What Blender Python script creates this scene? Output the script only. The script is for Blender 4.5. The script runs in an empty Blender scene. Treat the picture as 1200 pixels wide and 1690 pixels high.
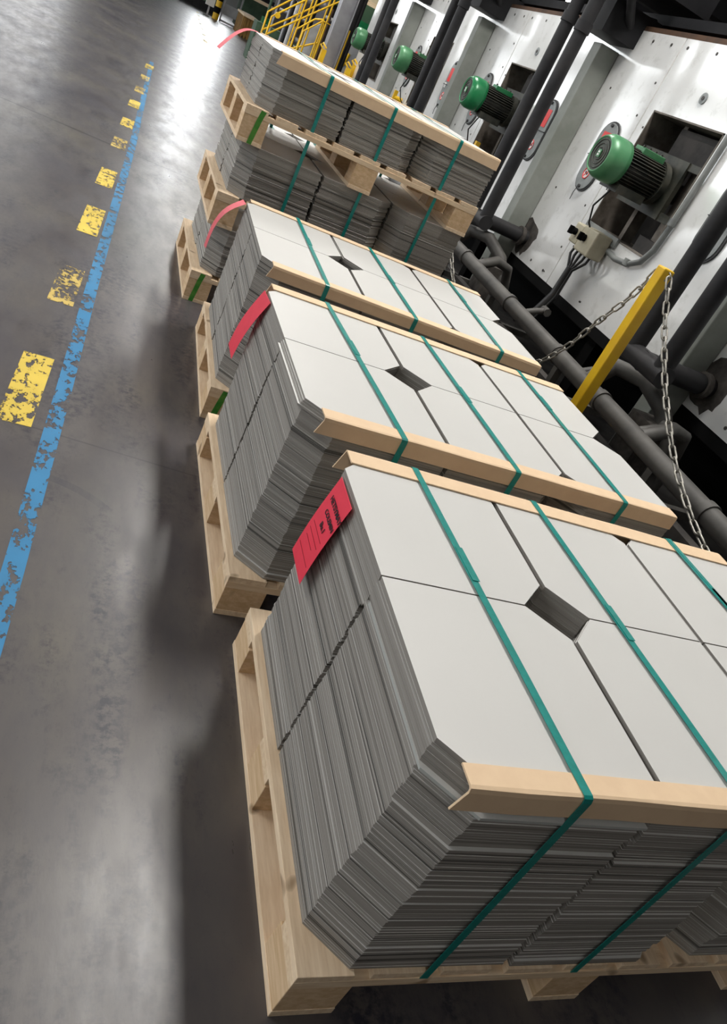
import bpy, math, random
from mathutils import Vector, Matrix
random.seed(7)
C = bpy.context.scene.collection
scn = bpy.context.scene
PI = math.pi

# ------------------------------------------------------------------ camera, world, exposure, lights
CAM_H = 1.358
R = [[0.88662344, -0.20619953, 0.41398143],
     [0.23394208, -0.57219978, -0.78603976],
     [0.39896111, 0.79376896, -0.45908699]]
cam = bpy.data.cameras.new('camera'); camo = bpy.data.objects.new('camera', cam); C.objects.link(camo)
M = Matrix.Identity(4)
for i in range(3):
    M[i][0] = R[0][i]; M[i][1] = -R[1][i]; M[i][2] = -R[2][i]
M[2][3] = CAM_H
camo.matrix_world = M
cam.sensor_fit = 'VERTICAL'; cam.sensor_height = 36.0; cam.lens = 1230.07 * 36.0 / 1690.0
cam.shift_y = -45.0 / 1690.0
cam.clip_start = 0.05; cam.clip_end = 200
scn.camera = camo
scn.view_settings.view_transform = 'Standard'; scn.view_settings.look = 'None'
scn.view_settings.exposure = 0.0; scn.view_settings.gamma = 1.0
scn.view_settings.use_curve_mapping = False
world = bpy.data.worlds.new('world'); scn.world = world; world.use_nodes = True
wb = world.node_tree.nodes['Background']; wb.inputs[0].default_value = (0.9, 0.95, 1.0, 1); wb.inputs[1].default_value = 0.10

def area(name, loc, sx, sy, power, col=(1, 1, 1), rot=(0, 0, 0)):
    l = bpy.data.lights.new(name, 'AREA'); l.shape = 'RECTANGLE'; l.size = sx; l.size_y = sy
    l.energy = power; l.color = col
    o = bpy.data.objects.new(name, l); C.objects.link(o); o.location = loc; o.rotation_euler = rot
    return o
LAMP_MAIN = [(2.0, 3.4), (2.0, 8.5), (2.0, 14.0), (2.0, 20.0)]
for x, y in LAMP_MAIN:
    area('hall_light', (x, y, 5.36), 0.5, 1.8, 210 if y < 4 else 150, (1, 0.97, 0.93))
LAMP_SIDE = [(-2.5, -3.0), (-4.0, 4.0), (-4.0, 10.0), (-4.0, 17.0)]  # first entry is a fill lamp added behind the camera
for x, y in LAMP_SIDE:
    area('hall_light', (x, y, 5.36), 0.5, 1.8, (45 if y < 0 else 115 if y < 5 else 175), (1, 0.97, 0.93))

# ------------------------------------------------------------------ materials
def new_mat(name, col=(.5, .5, .5), rough=.6, metal=0.0, spec=.5):
    m = bpy.data.materials.new(name); m.use_nodes = True
    b = m.node_tree.nodes['Principled BSDF']
    b.inputs['Base Color'].default_value = (*col, 1); b.inputs['Roughness'].default_value = rough
    b.inputs['Metallic'].default_value = metal
    b.inputs['Specular IOR Level'].default_value = spec
    return m
def N(m, t, **kw):
    n = m.node_tree.nodes.new(t)
    for k, v in kw.items(): setattr(n, k, v)
    return n
def L(m, a, b): m.node_tree.links.new(a, b)
def bsdf(m): return m.node_tree.nodes['Principled BSDF']
def coords(m, scale=(1, 1, 1), kind='Object', rot=(0, 0, 0)):
    mp = N(m, 'ShaderNodeMapping'); mp.inputs['Scale'].default_value = scale; mp.inputs['Rotation'].default_value = rot
    if kind == 'Position':
        g = N(m, 'ShaderNodeNewGeometry'); L(m, g.outputs['Position'], mp.inputs['Vector'])
    else:
        g = N(m, 'ShaderNodeTexCoord'); L(m, g.outputs[kind], mp.inputs['Vector'])
    return mp.outputs[0]
def noise(m, vec, scale, detail=4, rough=.6):
    n = N(m, 'ShaderNodeTexNoise'); n.inputs['Scale'].default_value = scale
    n.inputs['Detail'].default_value = detail; n.inputs['Roughness'].default_value = rough
    L(m, vec, n.inputs['Vector']); return n.outputs[0]
def ramp(m, fac, stops):
    r = N(m, 'ShaderNodeValToRGB'); e = r.color_ramp.elements
    while len(e) < len(stops): e.new(0.5)
    for el, (p, c) in zip(e, stops):
        el.position = p; el.color = (*c, 1) if len(c) == 3 else c
    L(m, fac, r.inputs[0]); return r.outputs[0]
def mix(m, fac, a, b, mode='MIX'):
    n = N(m, 'ShaderNodeMix', data_type='RGBA', blend_type=mode)
    for s, v in ((n.inputs[0], fac), (n.inputs[6], a), (n.inputs[7], b)):
        if isinstance(v, (int, float)): s.default_value = v
        elif isinstance(v, tuple): s.default_value = (*v, 1)
        else: L(m, v, s)
    return n.outputs[2]
def math_n(m, op, a, b=0.0, c=0.0):
    n = N(m, 'ShaderNodeMath', operation=op)
    for s, v in zip(n.inputs, (a, b, c)):
        if isinstance(v, (int, float)): s.default_value = v
        else: L(m, v, s)
    return n.outputs[0]
def bump(m, h, strength=.3, dist=.002):
    b = N(m, 'ShaderNodeBump'); b.inputs['Strength'].default_value = strength; b.inputs['Distance'].default_value = dist
    L(m, h, b.inputs['Height']); L(m, b.outputs[0], bsdf(m).inputs['Normal'])
def grey(v): return (v, v, v)
def varied(name, c1, c2, scale, rough=.6, metal=0, sc=(1, 1, 1), lo=.35, hi=.65, r2=None, spec=.5, kind='Position', bmp=0):
    m = new_mat(name, c1, rough, metal, spec)
    n = noise(m, coords(m, sc, kind), scale)
    L(m, ramp(m, n, [(lo, c1), (hi, c2)]), bsdf(m).inputs['Base Color'])
    if r2 is not None: L(m, ramp(m, n, [(lo, grey(rough)), (hi, grey(r2))]), bsdf(m).inputs['Roughness'])
    if bmp: bump(m, n, bmp)
    return m
def emit(name, col, s):
    m = new_mat(name, (0, 0, 0)); b = bsdf(m)
    b.inputs['Emission Color'].default_value = (*col, 1); b.inputs['Emission Strength'].default_value = s
    return m

MT = {}
# polished concrete floor
m = new_mat('polished_concrete', (.2, .2, .2), .3); MT['floor'] = m
v = coords(m, (1, 1, 1), 'Position')
vs = coords(m, (1.0, .35, 1), 'Position', (0, 0, .5))
n1 = noise(m, v, 1.1, 6, .62); n2 = noise(m, vs, 7, 6, .7); n3 = noise(m, v, 38, 4, .7)
base = ramp(m, n1, [(.3, (.060, .053, .060)), (.5, (.095, .085, .082)), (.72, (.135, .122, .102))])
base = mix(m, ramp(m, n2, [(.42, grey(.0)), (.7, grey(.5))]), base, (.045, .043, .056))
blot = math_n(m, 'MULTIPLY', ramp(m, noise(m, vs, 3.1, 7, .72), [(.48, grey(0)), (.60, grey(1))]), ramp(m, n3, [(.42, grey(0)), (.58, grey(.85))]))
base = mix(m, blot, base, (.018, .018, .032))
spk = ramp(m, noise(m, v, 160, 2, .5), [(.66, grey(0)), (.7, grey(.35))])
base = mix(m, spk, base, (.05, .05, .05))
# saw-cut joints
sx = N(m, 'ShaderNodeSeparateXYZ'); L(m, v, sx.inputs[0])
def joint(y0, slope, w):
    d = math_n(m, 'ABSOLUTE', math_n(m, 'SUBTRACT', math_n(m, 'MULTIPLY_ADD', sx.outputs[0], slope, y0), sx.outputs[1]))
    return math_n(m, 'LESS_THAN', d, w)
j = math_n(m, 'MAXIMUM', joint(6.34, -.1, .011), joint(18.4, -.1, .012))
base = mix(m, j, base, (.02, .02, .022))
base = mix(m, math_n(m, 'MULTIPLY', joint(2.165, -.1, .004), .55), base, (.03, .03, .035))
# curved tyre scuff
dx = math_n(m, 'SUBTRACT', sx.outputs[0], -.02); dy = math_n(m, 'SUBTRACT', sx.outputs[1], 1.60)
rr = math_n(m, 'SQRT', math_n(m, 'ADD', math_n(m, 'MULTIPLY', dx, dx), math_n(m, 'MULTIPLY', dy, dy)))
arc = math_n(m, 'LESS_THAN', math_n(m, 'ABSOLUTE', math_n(m, 'SUBTRACT', rr, .33)), .015)
arc = math_n(m, 'MULTIPLY', arc, math_n(m, 'GREATER_THAN', dx, .07))
arc = math_n(m, 'MULTIPLY', arc, math_n(m, 'GREATER_THAN', dy, .23))
arc = math_n(m, 'MULTIPLY', arc, ramp(m, n2, [(.35, grey(.3)), (.5, grey(1))]))
base = mix(m, math_n(m, 'MULTIPLY', arc, .65), base, (.045, .045, .055))
L(m, base, bsdf(m).inputs['Base Color'])
L(m, ramp(m, n2, [(.3, grey(.27)), (.7, grey(.42))]), bsdf(m).inputs['Roughness'])
bump(m, n2, .15, .004)

def sheetmat(name, top, e1, e2):
    m = new_mat(name, top, .42)
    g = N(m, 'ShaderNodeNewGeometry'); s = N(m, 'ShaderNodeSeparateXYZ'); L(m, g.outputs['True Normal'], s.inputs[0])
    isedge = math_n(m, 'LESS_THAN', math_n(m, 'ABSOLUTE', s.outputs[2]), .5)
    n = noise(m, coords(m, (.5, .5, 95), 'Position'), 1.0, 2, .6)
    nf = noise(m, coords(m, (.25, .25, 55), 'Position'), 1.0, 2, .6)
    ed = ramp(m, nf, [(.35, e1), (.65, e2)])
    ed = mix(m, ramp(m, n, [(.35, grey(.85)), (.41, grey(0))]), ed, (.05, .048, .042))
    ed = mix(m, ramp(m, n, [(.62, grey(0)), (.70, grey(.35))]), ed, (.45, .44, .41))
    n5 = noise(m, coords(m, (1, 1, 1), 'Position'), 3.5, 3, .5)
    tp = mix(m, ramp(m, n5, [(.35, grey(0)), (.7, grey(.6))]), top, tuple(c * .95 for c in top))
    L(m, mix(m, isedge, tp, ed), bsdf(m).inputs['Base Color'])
    L(m, math_n(m, 'MULTIPLY_ADD', isedge, .2, .42), bsdf(m).inputs['Roughness'])
    return m
MT['sheet'] = sheetmat('light_grey_sheet', (.60, .595, .575), (.245, .228, .205), (.325, .305, .278))
MT['sheet_pale'] = sheetmat('pale_sheet', (.62, .62, .60), (.42, .44, .42), (.5, .52, .5))

def woodmat(name, c1, c2, sc):
    m = new_mat(name, c1, .75)
    n = noise(m, coords(m, sc, 'Position'), 9, 5, .65)
    k = noise(m, coords(m, (1, 1, 1), 'Position'), 14, 1, .4)
    c = ramp(m, n, [(.34, c1), (.62, c2)])
    c = mix(m, ramp(m, k, [(.70, grey(0)), (.76, grey(.7))]), c, (.22, .12, .05))
    L(m, c, bsdf(m).inputs['Base Color']); bump(m, n, .25, .001)
    return m
MT['woodx'] = woodmat('pine_along_x', (.86, .69, .49), (.72, .53, .34), (.8, 9, 9))
MT['woody'] = woodmat('pine_along_y', (.88, .70, .50), (.74, .55, .36), (9, .8, 9))
MT['block'] = woodmat('pine_block', (.76, .56, .36), (.62, .42, .23), (5, 1, 9))
MT['green_paint'] = varied('green_spray_paint', (.02, .22, .02), (.10, .30, .04), 30, .7)
MT['card'] = varied('beige_cardboard', (.78, .58, .38), (.74, .54, .35), 20, .75)
MT['strap'] = varied('green_strap', (.004, .21, .18), (.008, .26, .23), 60, .35)
MT['red'] = varied('red_paper', (.88, .045, .085), (.84, .04, .08), 30, .6)
MT['red_pale'] = varied('faded_red_paper', (.80, .14, .17), (.76, .11, .14), 30, .6)
MT['ink'] = new_mat('black_ink', (.02, .01, .015), .6)
MT['faint'] = new_mat('faint_print', (.42, .02, .04), .6)

def worn(name, col, thr, sc):
    m = new_mat(name, col, .55); nt = m.node_tree
    a = noise(m, coords(m, (1, .6, 1), 'Position'), sc, 6, .7)
    b = noise(m, coords(m, (1, 1, 1), 'Position'), 5, 3, .5)
    s = math_n(m, 'ADD', math_n(m, 'MULTIPLY', a, .7), math_n(m, 'MULTIPLY', b, .3))
    f = math_n(m, 'GREATER_THAN', s, thr)
    L(m, f, bsdf(m).inputs['Alpha'])
    L(m, ramp(m, b, [(.3, tuple(c * .8 for c in col)), (.7, col)]), bsdf(m).inputs['Base Color'])
    return m
MT['yellow_line'] = worn('worn_yellow_paint', (.74, .54, .06), .475, 40)
MT['yellow_line_worn'] = worn('badly_worn_yellow_paint', (.62, .45, .10), .505, 44)
MT['blue_line'] = worn('worn_blue_paint', (.015, .20, .42), .475, 30)

# metallic white cladding
m = new_mat('white_clad_panel', (.80, .80, .78), .12, .24); MT['panel'] = m
n = noise(m, coords(m, (1, 1.2, .8), 'Position'), 2.2, 4, .55)
n2 = noise(m, coords(m, (1, 1, 1), 'Position'), 9, 6, .7)
c = ramp(m, n2, [(.28, (.68, .675, .655)), (.45, (.85, .85, .835)), (.8, (.88, .88, .87))])
L(m, c, bsdf(m).inputs['Base Color'])
L(m, ramp(m, n, [(.3, grey(.10)), (.7, grey(.17))]), bsdf(m).inputs['Roughness'])
bump(m, n, .13, .02)
MT['rivet'] = new_mat('dark_rivet', (.05, .045, .04), .5)
MT['recess'] = varied('mottled_dark_brown', (.055, .045, .035), (.20, .175, .15), 5, .6, .3)  # uneven dark brown for the motor recess sides
MT['recess_dark'] = varied('mottled_near_black', (.012, .011, .010), (.045, .038, .034), 6, .7)  # uneven near-black for recess backs, a kerb strip and a cabinet
MT['colm'] = varied('grey_green_column', (.19, .205, .18), (.26, .275, .25), 4, .55)
MT['hatch'] = varied('grey_hatch', (.20, .215, .215), (.27, .285, .28), 12, .45)
MT['hatch_rim'] = new_mat('hatch_rubber', (.04, .04, .042), .6)
MT['sign_red'] = new_mat('sign_red', (.72, .05, .05), .45)
MT['sign_white'] = new_mat('sign_white', (.75, .74, .72), .45)
MT['sign_black'] = new_mat('sign_black', (.02, .02, .02), .45)
MT['motor_green'] = varied('motor_green', (.05, .20, .085), (.09, .26, .12), 8, .38, .1)
MT['motor_green2'] = varied('deep_motor_green', (.01, .16, .055), (.02, .21, .075), 8, .3, .1)
MT['motor_dark'] = varied('oily_black', (.015, .018, .014), (.05, .048, .036), 14, .5)
MT['grille'] = varied('dark_fan_grille', (.035, .045, .035), (.09, .10, .08), 40, .6)
MT['pipe'] = varied('charcoal_pipe', (.012, .012, .014), (.028, .027, .028), 5, .55, spec=.25)
MT['pipe2'] = varied('dusty_pipe', (.04, .038, .035), (.085, .08, .072), 5, .6)
MT['black'] = new_mat('matt_black', (.006, .006, .006), .9, 0, .1)
MT['kerb'] = varied('dusty_shaded_concrete', (.045, .043, .042), (.10, .095, .09), 6, .85)  # kerb colour, reused as painted shade on the floor by the oven
MT['soot'] = varied('soot', (.03, .025, .022), (.09, .08, .07), 12, .9)
MT['yellow'] = varied('yellow_enamel', (.80, .50, .01), (.70, .40, .01), 7, .4)
MT['chain'] = varied('galvanised_chain', (.22, .21, .18), (.42, .40, .36), 60, .45, .6)
MT['box'] = varied('beige_plastic', (.50, .46, .34), (.42, .38, .27), 12, .5)
MT['cable'] = new_mat('black_cable', (.02, .02, .02), .5)
MT['conduit'] = varied('grey_conduit', (.16, .17, .165), (.22, .23, .22), 9, .45)
MT['duct'] = varied('dark_steel', (.005, .005, .006), (.015, .015, .017), 3, .6, spec=.25)
MT['rust'] = varied('rusty_brown', (.05, .026, .015), (.09, .045, .022), 9, .7)
MT['mgreen'] = varied('machine_green', (.02, .10, .045), (.04, .15, .07), 3, .5)
MT['dgreen'] = varied('dull_green', (.03, .075, .04), (.06, .11, .06), 3, .6)
MT['steel'] = varied('galvanised_steel', (.30, .30, .32), (.42, .42, .44), 3, .4, .5)
MT['lgrey'] = varied('light_grey_panel', (.30, .31, .32), (.38, .39, .40), 4, .5)
MT['brown'] = varied('dark_crate_wood', (.18, .09, .02), (.30, .17, .03), 3, .7)
MT['wall'] = varied('painted_wall', (.22, .22, .21), (.28, .28, .27), 1, .8)
MT['ceil'] = varied('dark_ceiling', (.09, .085, .08), (.13, .125, .12), 1, .85)
MT['lamp'] = emit('lamp_glow', (1, .97, .9), 14)
MT['lamp_hot'] = emit('bay_lamp_glow', (1, .95, .85), 30)
MT['day'] = emit('daylight_window', (.93, .97, 1.0), 2.4)
MT['day2'] = emit('daylight_clerestory', (.93, .97, 1.0), 6)
MT['day3'] = emit('daylight_end_window', (.95, .98, 1.0), 24)
MT['day4'] = emit('daylight_dim_window', (.95, .98, 1.0), 5)
MT['led'] = emit('blue_indicator', (.2, .7, 1.0), 5)

# ------------------------------------------------------------------ mesh helpers
class MB:
    def __init__(s): s.v = []; s.f = []; s.m = []; s.mats = []; s.smooth = []
    def mi(s, mat):
        if mat not in s.mats: s.mats.append(mat)
        return s.mats.index(mat)
    def add(s, vs, fs, mat, smooth=False):
        o = len(s.v); s.v += [tuple(p) for p in vs]; k = s.mi(mat)
        for f in fs: s.f.append(tuple(i + o for i in f)); s.m.append(k); s.smooth.append(smooth)
    def box(s, a, b, mat, tf=None):
        x0, y0, z0 = a; x1, y1, z1 = b
        vs = [(x0, y0, z0), (x1, y0, z0), (x1, y1, z0), (x0, y1, z0), (x0, y0, z1), (x1, y0, z1), (x1, y1, z1), (x0, y1, z1)]
        if tf: vs = [tf(p) for p in vs]
        s.add(vs, [(0, 3, 2, 1), (4, 5, 6, 7), (0, 1, 5, 4), (1, 2, 6, 5), (2, 3, 7, 6), (3, 0, 4, 7)], mat)
    def beam(s, p, q, w, h, mat, up=(0, 0, 1)):
        p = Vector(p); q = Vector(q); d = (q - p).normalized(); up = Vector(up)
        if abs(d.dot(up)) > .98: up = Vector((1, 0, 0))
        sd = d.cross(up).normalized(); u = sd.cross(d)
        vs = []
        for c in (p, q):
            for a, b in ((-1, -1), (1, -1), (1, 1), (-1, 1)): vs.append(c + sd * a * w / 2 + u * b * h / 2)
        s.add(vs, [(3, 2, 1, 0), (4, 5, 6, 7), (0, 1, 5, 4), (1, 2, 6, 5), (2, 3, 7, 6), (3, 0, 4, 7)], mat)
    def prism(s, poly, z0, z1, mat, tf=None):
        n = len(poly)
        vs = [(x, y, z0) for x, y in poly] + [(x, y, z1) for x, y in poly]
        if tf: vs = [tf(p) for p in vs]
        fs = [tuple(range(n))[::-1], tuple(range(n, 2 * n))] + [(i, (i + 1) % n, n + (i + 1) % n, n + i) for i in range(n)]
        s.add(vs, fs, mat)
    def tube(s, path, r, mat, seg=12, closed=False, caps=True):
        P = [Vector(p) for p in path]; n = len(P); rs = r if isinstance(r, (list, tuple)) else [r] * n
        T = []
        for i in range(n):
            if closed: t = P[(i + 1) % n] - P[i - 1]
            else: t = P[min(i + 1, n - 1)] - P[max(i - 1, 0)]
            if t.length < 1e-9: t = P[min(i + 2, n - 1)] - P[max(i - 2, 0)]
            T.append(t.normalized())
        a = Vector((0, 0, 1)) if abs(T[0].z) < .9 else Vector((1, 0, 0))
        nr = (a - T[0] * a.dot(T[0])).normalized(); vs = []
        for i in range(n):
            nr = (nr - T[i] * nr.dot(T[i])).normalized(); bn = T[i].cross(nr)
            for k in range(seg):
                an = 2 * PI * k / seg; vs.append(P[i] + (nr * math.cos(an) + bn * math.sin(an)) * rs[i])
        fs = []
        for i in range(n if closed else n - 1):
            j = (i + 1) % n
            for k in range(seg):
                k2 = (k + 1) % seg; fs.append((i * seg + k, i * seg + k2, j * seg + k2, j * seg + k))
        s.add(vs, fs, mat, True)
        if caps and not closed:
            s.add(vs[:seg], [tuple(range(seg))[::-1]], mat); s.add(vs[-seg:], [tuple(range(seg))], mat)
    def cyl(s, p, q, r, mat, seg=16, r2=None): s.tube([p, q], [r, r if r2 is None else r2], mat, seg)
    def build(s, name, parent=None, label=None, bevel=0, **props):
        me = bpy.data.meshes.new(name); o = Vector((0, 0, 0))
        ob = bpy.data.objects.new(name, me); C.objects.link(ob)
        if parent is not None:
            ob.parent = parent; p = parent
            while p is not None: o = o + p.location; p = p.parent
        elif s.v:
            o = Vector([(min(v[i] for v in s.v) + max(v[i] for v in s.v)) / 2 for i in range(3)])
            o.z = min(v[2] for v in s.v); ob.location = o
        me.from_pydata([tuple(Vector(v) - o) for v in s.v], [], s.f)
        for mt in s.mats: me.materials.append(mt)
        me.polygons.foreach_set('material_index', s.m); me.polygons.foreach_set('use_smooth', s.smooth)
        me.update()
        if bevel:
            b = ob.modifiers.new('bevel', 'BEVEL'); b.width = bevel; b.segments = 2; b.limit_method = 'ANGLE'
        if label: ob['label'] = label
        for k, v_ in props.items(): ob[k] = v_
        return ob
def thing(name, label, cat, loc, group=None):
    o = bpy.data.objects.new(name, None); C.objects.link(o); o.location = loc; o.empty_display_size = .1
    o['label'] = label; o['category'] = cat
    if group: o['group'] = group
    return o
def struct(name, mb, **k): return mb.build(name, kind='structure', **k)
def solo(mb, name, label, cat, group=None, bevel=0):
    o = mb.build(name, label=label, category=cat, bevel=bevel)
    if group: o['group'] = group
    return o

# ------------------------------------------------------------------ the hall
b = MB(); b.box((-9.2, -6, -.2), (20, 42, 0), MT['floor']); struct('floor', b)
b = MB(); b.box((-9.2, -6, 7.2), (20, 42, 7.4), MT['ceil']); struct('ceiling', b)
b = MB()
for a, c in (((-9.4, -6, 0), (-9.2, 42, 1.0)), ((-9.4, -6, 4.0), (-9.2, 42, 4.9)), ((-9.4, -6, 5.7), (-9.2, 42, 7.2))):
    b.box(a, c, MT['wall'])
struct('wall_left', b)
b = MB(); b.box((20, -6, 0), (20.2, 42, 7.2), MT['ceil']); struct('wall_right', b)
b = MB(); b.box((-9.2, -6.2, 0), (20, -6, 7.2), MT['ceil']); struct('wall_back', b)
b = MB(); b.box((-9.2, 42, 0), (20, 42.2, 7.2), MT['wall']); struct('wall_far', b)
def window(i, a, c, mat, ax, nn):
    b = MB(); b.box(a, c, mat)
    w = struct('window_%d' % i, b)
    f = MB()
    for k in range(nn + 1):
        t = k / nn
        if ax == 'y':
            y = a[1] + (c[1] - a[1]) * t; f.box((a[0] - .02, y - .05, a[2]), (c[0] + .03, y + .05, c[2]), MT['duct'])
        else:
            x = a[0] + (c[0] - a[0]) * t; f.box((x - .05, a[1] - .03, a[2]), (x + .05, c[1] + .02, c[2]), MT['duct'])
    f.build('window_frame', w)
window(1, (-9.36, -2, 1.0), (-9.3, 40, 4.0), MT['day'], 'y', 14)
window(2, (-9.36, -2, 4.9), (-9.3, 40, 5.7), MT['day2'], 'y', 14)
window(3, (1.8, 41.85, 2.4), (3.2, 41.95, 6.6), MT['day3'], 'x', 3)
window(4, (-8.5, 41.85, 3.0), (-3.6, 41.95, 6.8), MT['day4'], 'x', 5)

LUM = iter(['first', 'second', 'third', 'fourth', 'first', 'second', 'third', 'fourth'])
def luminaire(x, y, label):
    label = label.replace('strip light', 'strip light, %s from the camera,' % next(LUM))
    t = thing('ceiling_light', label, 'lamp', (x, y, 5.4), 'strip lights hung from the hall ceiling')
    b = MB(); b.box((x - .3, y - 1.0, 5.4), (x + .3, y + 1.0, 5.5), MT['steel']); b.build('housing', t)
    b = MB(); b.box((x - .25, y - .9, 5.375), (x + .25, y + .9, 5.4), MT['lamp']); b.build('diffuser', t)
    b = MB()
    for d in (-.7, .7): b.cyl((x, y + d, 5.5), (x, y + d, 7.2), .01, MT['duct'], 6)
    b.build('hanger', t)
for x, y in LAMP_MAIN: luminaire(x, y, 'strip light hanging over the pallet row beside the white machine')
for x, y in LAMP_SIDE: luminaire(x, y, 'strip light hanging over the open aisle, nearest of the row added as fill')
for (x, y, lab) in ((10.47, 17.05, 'glowing bay lamp at the top right corner above the machine'),
                    (10.86, 24.2, 'glowing bay lamp cut by the top edge of the photo')):
    t = thing('bay_lamp', lab, 'lamp', (x, y, 5.0), 'bay lamps behind the machine')
    b = MB(); b.tube([(x, y, 5.5), (x, y, 5.3), (x, y, 5.1), (x, y, 5.0)], [.08, .12, .28, .36], MT['duct'], 20, caps=False); b.cyl((x, y, 5.5), (x, y, 7.2), .02, MT['duct'], 6); b.build('lamp_shade', t)
    b = MB(); b.tube([(x, y, 4.9), (x, y, 4.94), (x, y, 5.05), (x, y, 5.15)], [.1, .2, .26, .15], MT['lamp_hot'], 20); b.build('bulb', t)

# ------------------------------------------------------------------ floor markings
dashes = [(-.080, 2.41, .49, 0), (-.055, 3.39, .44, 1), (-.030, 4.40, .50, 0), (-.015, 5.38, .45, 0), (.008, 6.50, .36, 1), (.03, 7.40, .38, 0), (.05, 8.45, .40, 0), (.075, 9.42, .40, 1), (.10, 10.45, .42, 1), (.13, 11.6, .45, 0)]
names = ['nearest the camera, whole with scuffed edges', 'second from the camera, scraped through', 'third from the camera, scuffed at its near edge', 'fourth from the camera, just before the floor joint',
         'fifth from the camera, just past the floor joint', 'sixth from the camera', 'seventh from the camera', 'eighth from the camera, worn thin', 'ninth from the camera, worn thin', 'tenth from the camera, beside the end of the blue line']
for (x, y, ln, wv), nm in zip(dashes, names):
    b = MB(); w = .052; tf = lambda p: (p[0] + (p[1] - y) * .025, p[1], p[2])
    b.box((x - w, y - ln / 2, .0004), (x + w, y + ln / 2, .0012), MT['yellow_line_worn' if wv else 'yellow_line'], tf)
    solo(b, 'painted_dash', 'yellow painted floor dash, ' + nm, 'floor marking', 'yellow dashes beside the blue line')
for i in range(7):
    y = 20.2 + i * 1.75; x = 1.22 + (y - 20) * .014
    b = MB(); b.box((x - .05, y - .3, .0004), (x + .05, y + .3, .0012), MT['yellow_line_worn'])
    solo(b, 'painted_dash', 'faded yellow dash towards the striped bollard, %s of the far row' % ['nearest', 'second', 'third', 'fourth', 'fifth', 'sixth', 'farthest'][i], 'floor marking', 'far row of faded yellow dashes')
b = MB(); pts = [(-.002, .9), (.016, 1.5), (.033, 2.45), (.047, 3.5), (.068, 4.6), (.105, 6.6), (.15, 12.2)]
vs = [(x - .026, y, .0009) for x, y in pts] + [(x + .026, y, .0009) for x, y in pts] + [(x - .026, y, .0003) for x, y in pts] + [(x + .026, y, .0003) for x, y in pts]
n = len(pts)
b.add(vs, [(i, n + i, n + i + 1, i + 1) for i in range(n - 1)] + [(2 * n + i, i, i + 1, 2 * n + i + 1) for i in range(n - 1)] + [(n + i, 3 * n + i, 3 * n + i + 1, n + i + 1) for i in range(n - 1)], MT['blue_line'])
solo(b, 'painted_line', 'worn blue line painted along the aisle floor right of the yellow dashes', 'floor marking')

# ------------------------------------------------------------------ pallets with sheet stacks
A_, B_, CH = .3905, .4115, .0743
def sheet_poly(kind):
    w, d, c = A_, B_, CH
    if kind == 'P': return [(0, 0), (w - c, 0), (w, c), (w, d), (c, d), (0, d - c)]      # chamfer far-left and near-right
    return [(c, 0), (w, 0), (w, d - c), (w - c, d), (0, d), (0, c)]                      # chamfer near-left and far-right
T = .0060
shared = {}
for kd in 'PQ':
    for pale in (0, 1):
        me = bpy.data.meshes.new('sheet'); bb = MB(); bb.prism(sheet_poly(kd), 0, T - .0004, MT['sheet_pale' if pale else 'sheet'])
        me.from_pydata(bb.v, [], bb.f); me.materials.append(bb.mats[0]); me.update(); shared[kd, pale] = me
rest = MB()
CELLS = {}   # (col,row) row 1 = far
for c_ in range(3):
    for r_ in range(2):
        CELLS[c_, r_] = ('P' if (c_ % 2 == 0) == (r_ == 1) else 'Q', c_ * .4047, (-B_ - .002) if r_ == 0 else .002)
def stack_tf(X0, Y0, yaw):
    cy, sy = math.cos(yaw), math.sin(yaw)
    return lambda p: (X0 + p[0] * cy - p[1] * sy, Y0 + p[0] * sy + p[1] * cy, p[2])
def put_sheet(mesh_key, p, yaw, label, group, sc=1.0):
    o = bpy.data.objects.new('grey_sheet', shared[mesh_key]); C.objects.link(o)
    o.location = p; o.rotation_euler = (0, 0, yaw)
    o['label'] = label; o['category'] = 'sheet'; o['group'] = group
COLN = ['left', 'middle', 'right']; ROWN = ['near', 'far']
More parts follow.
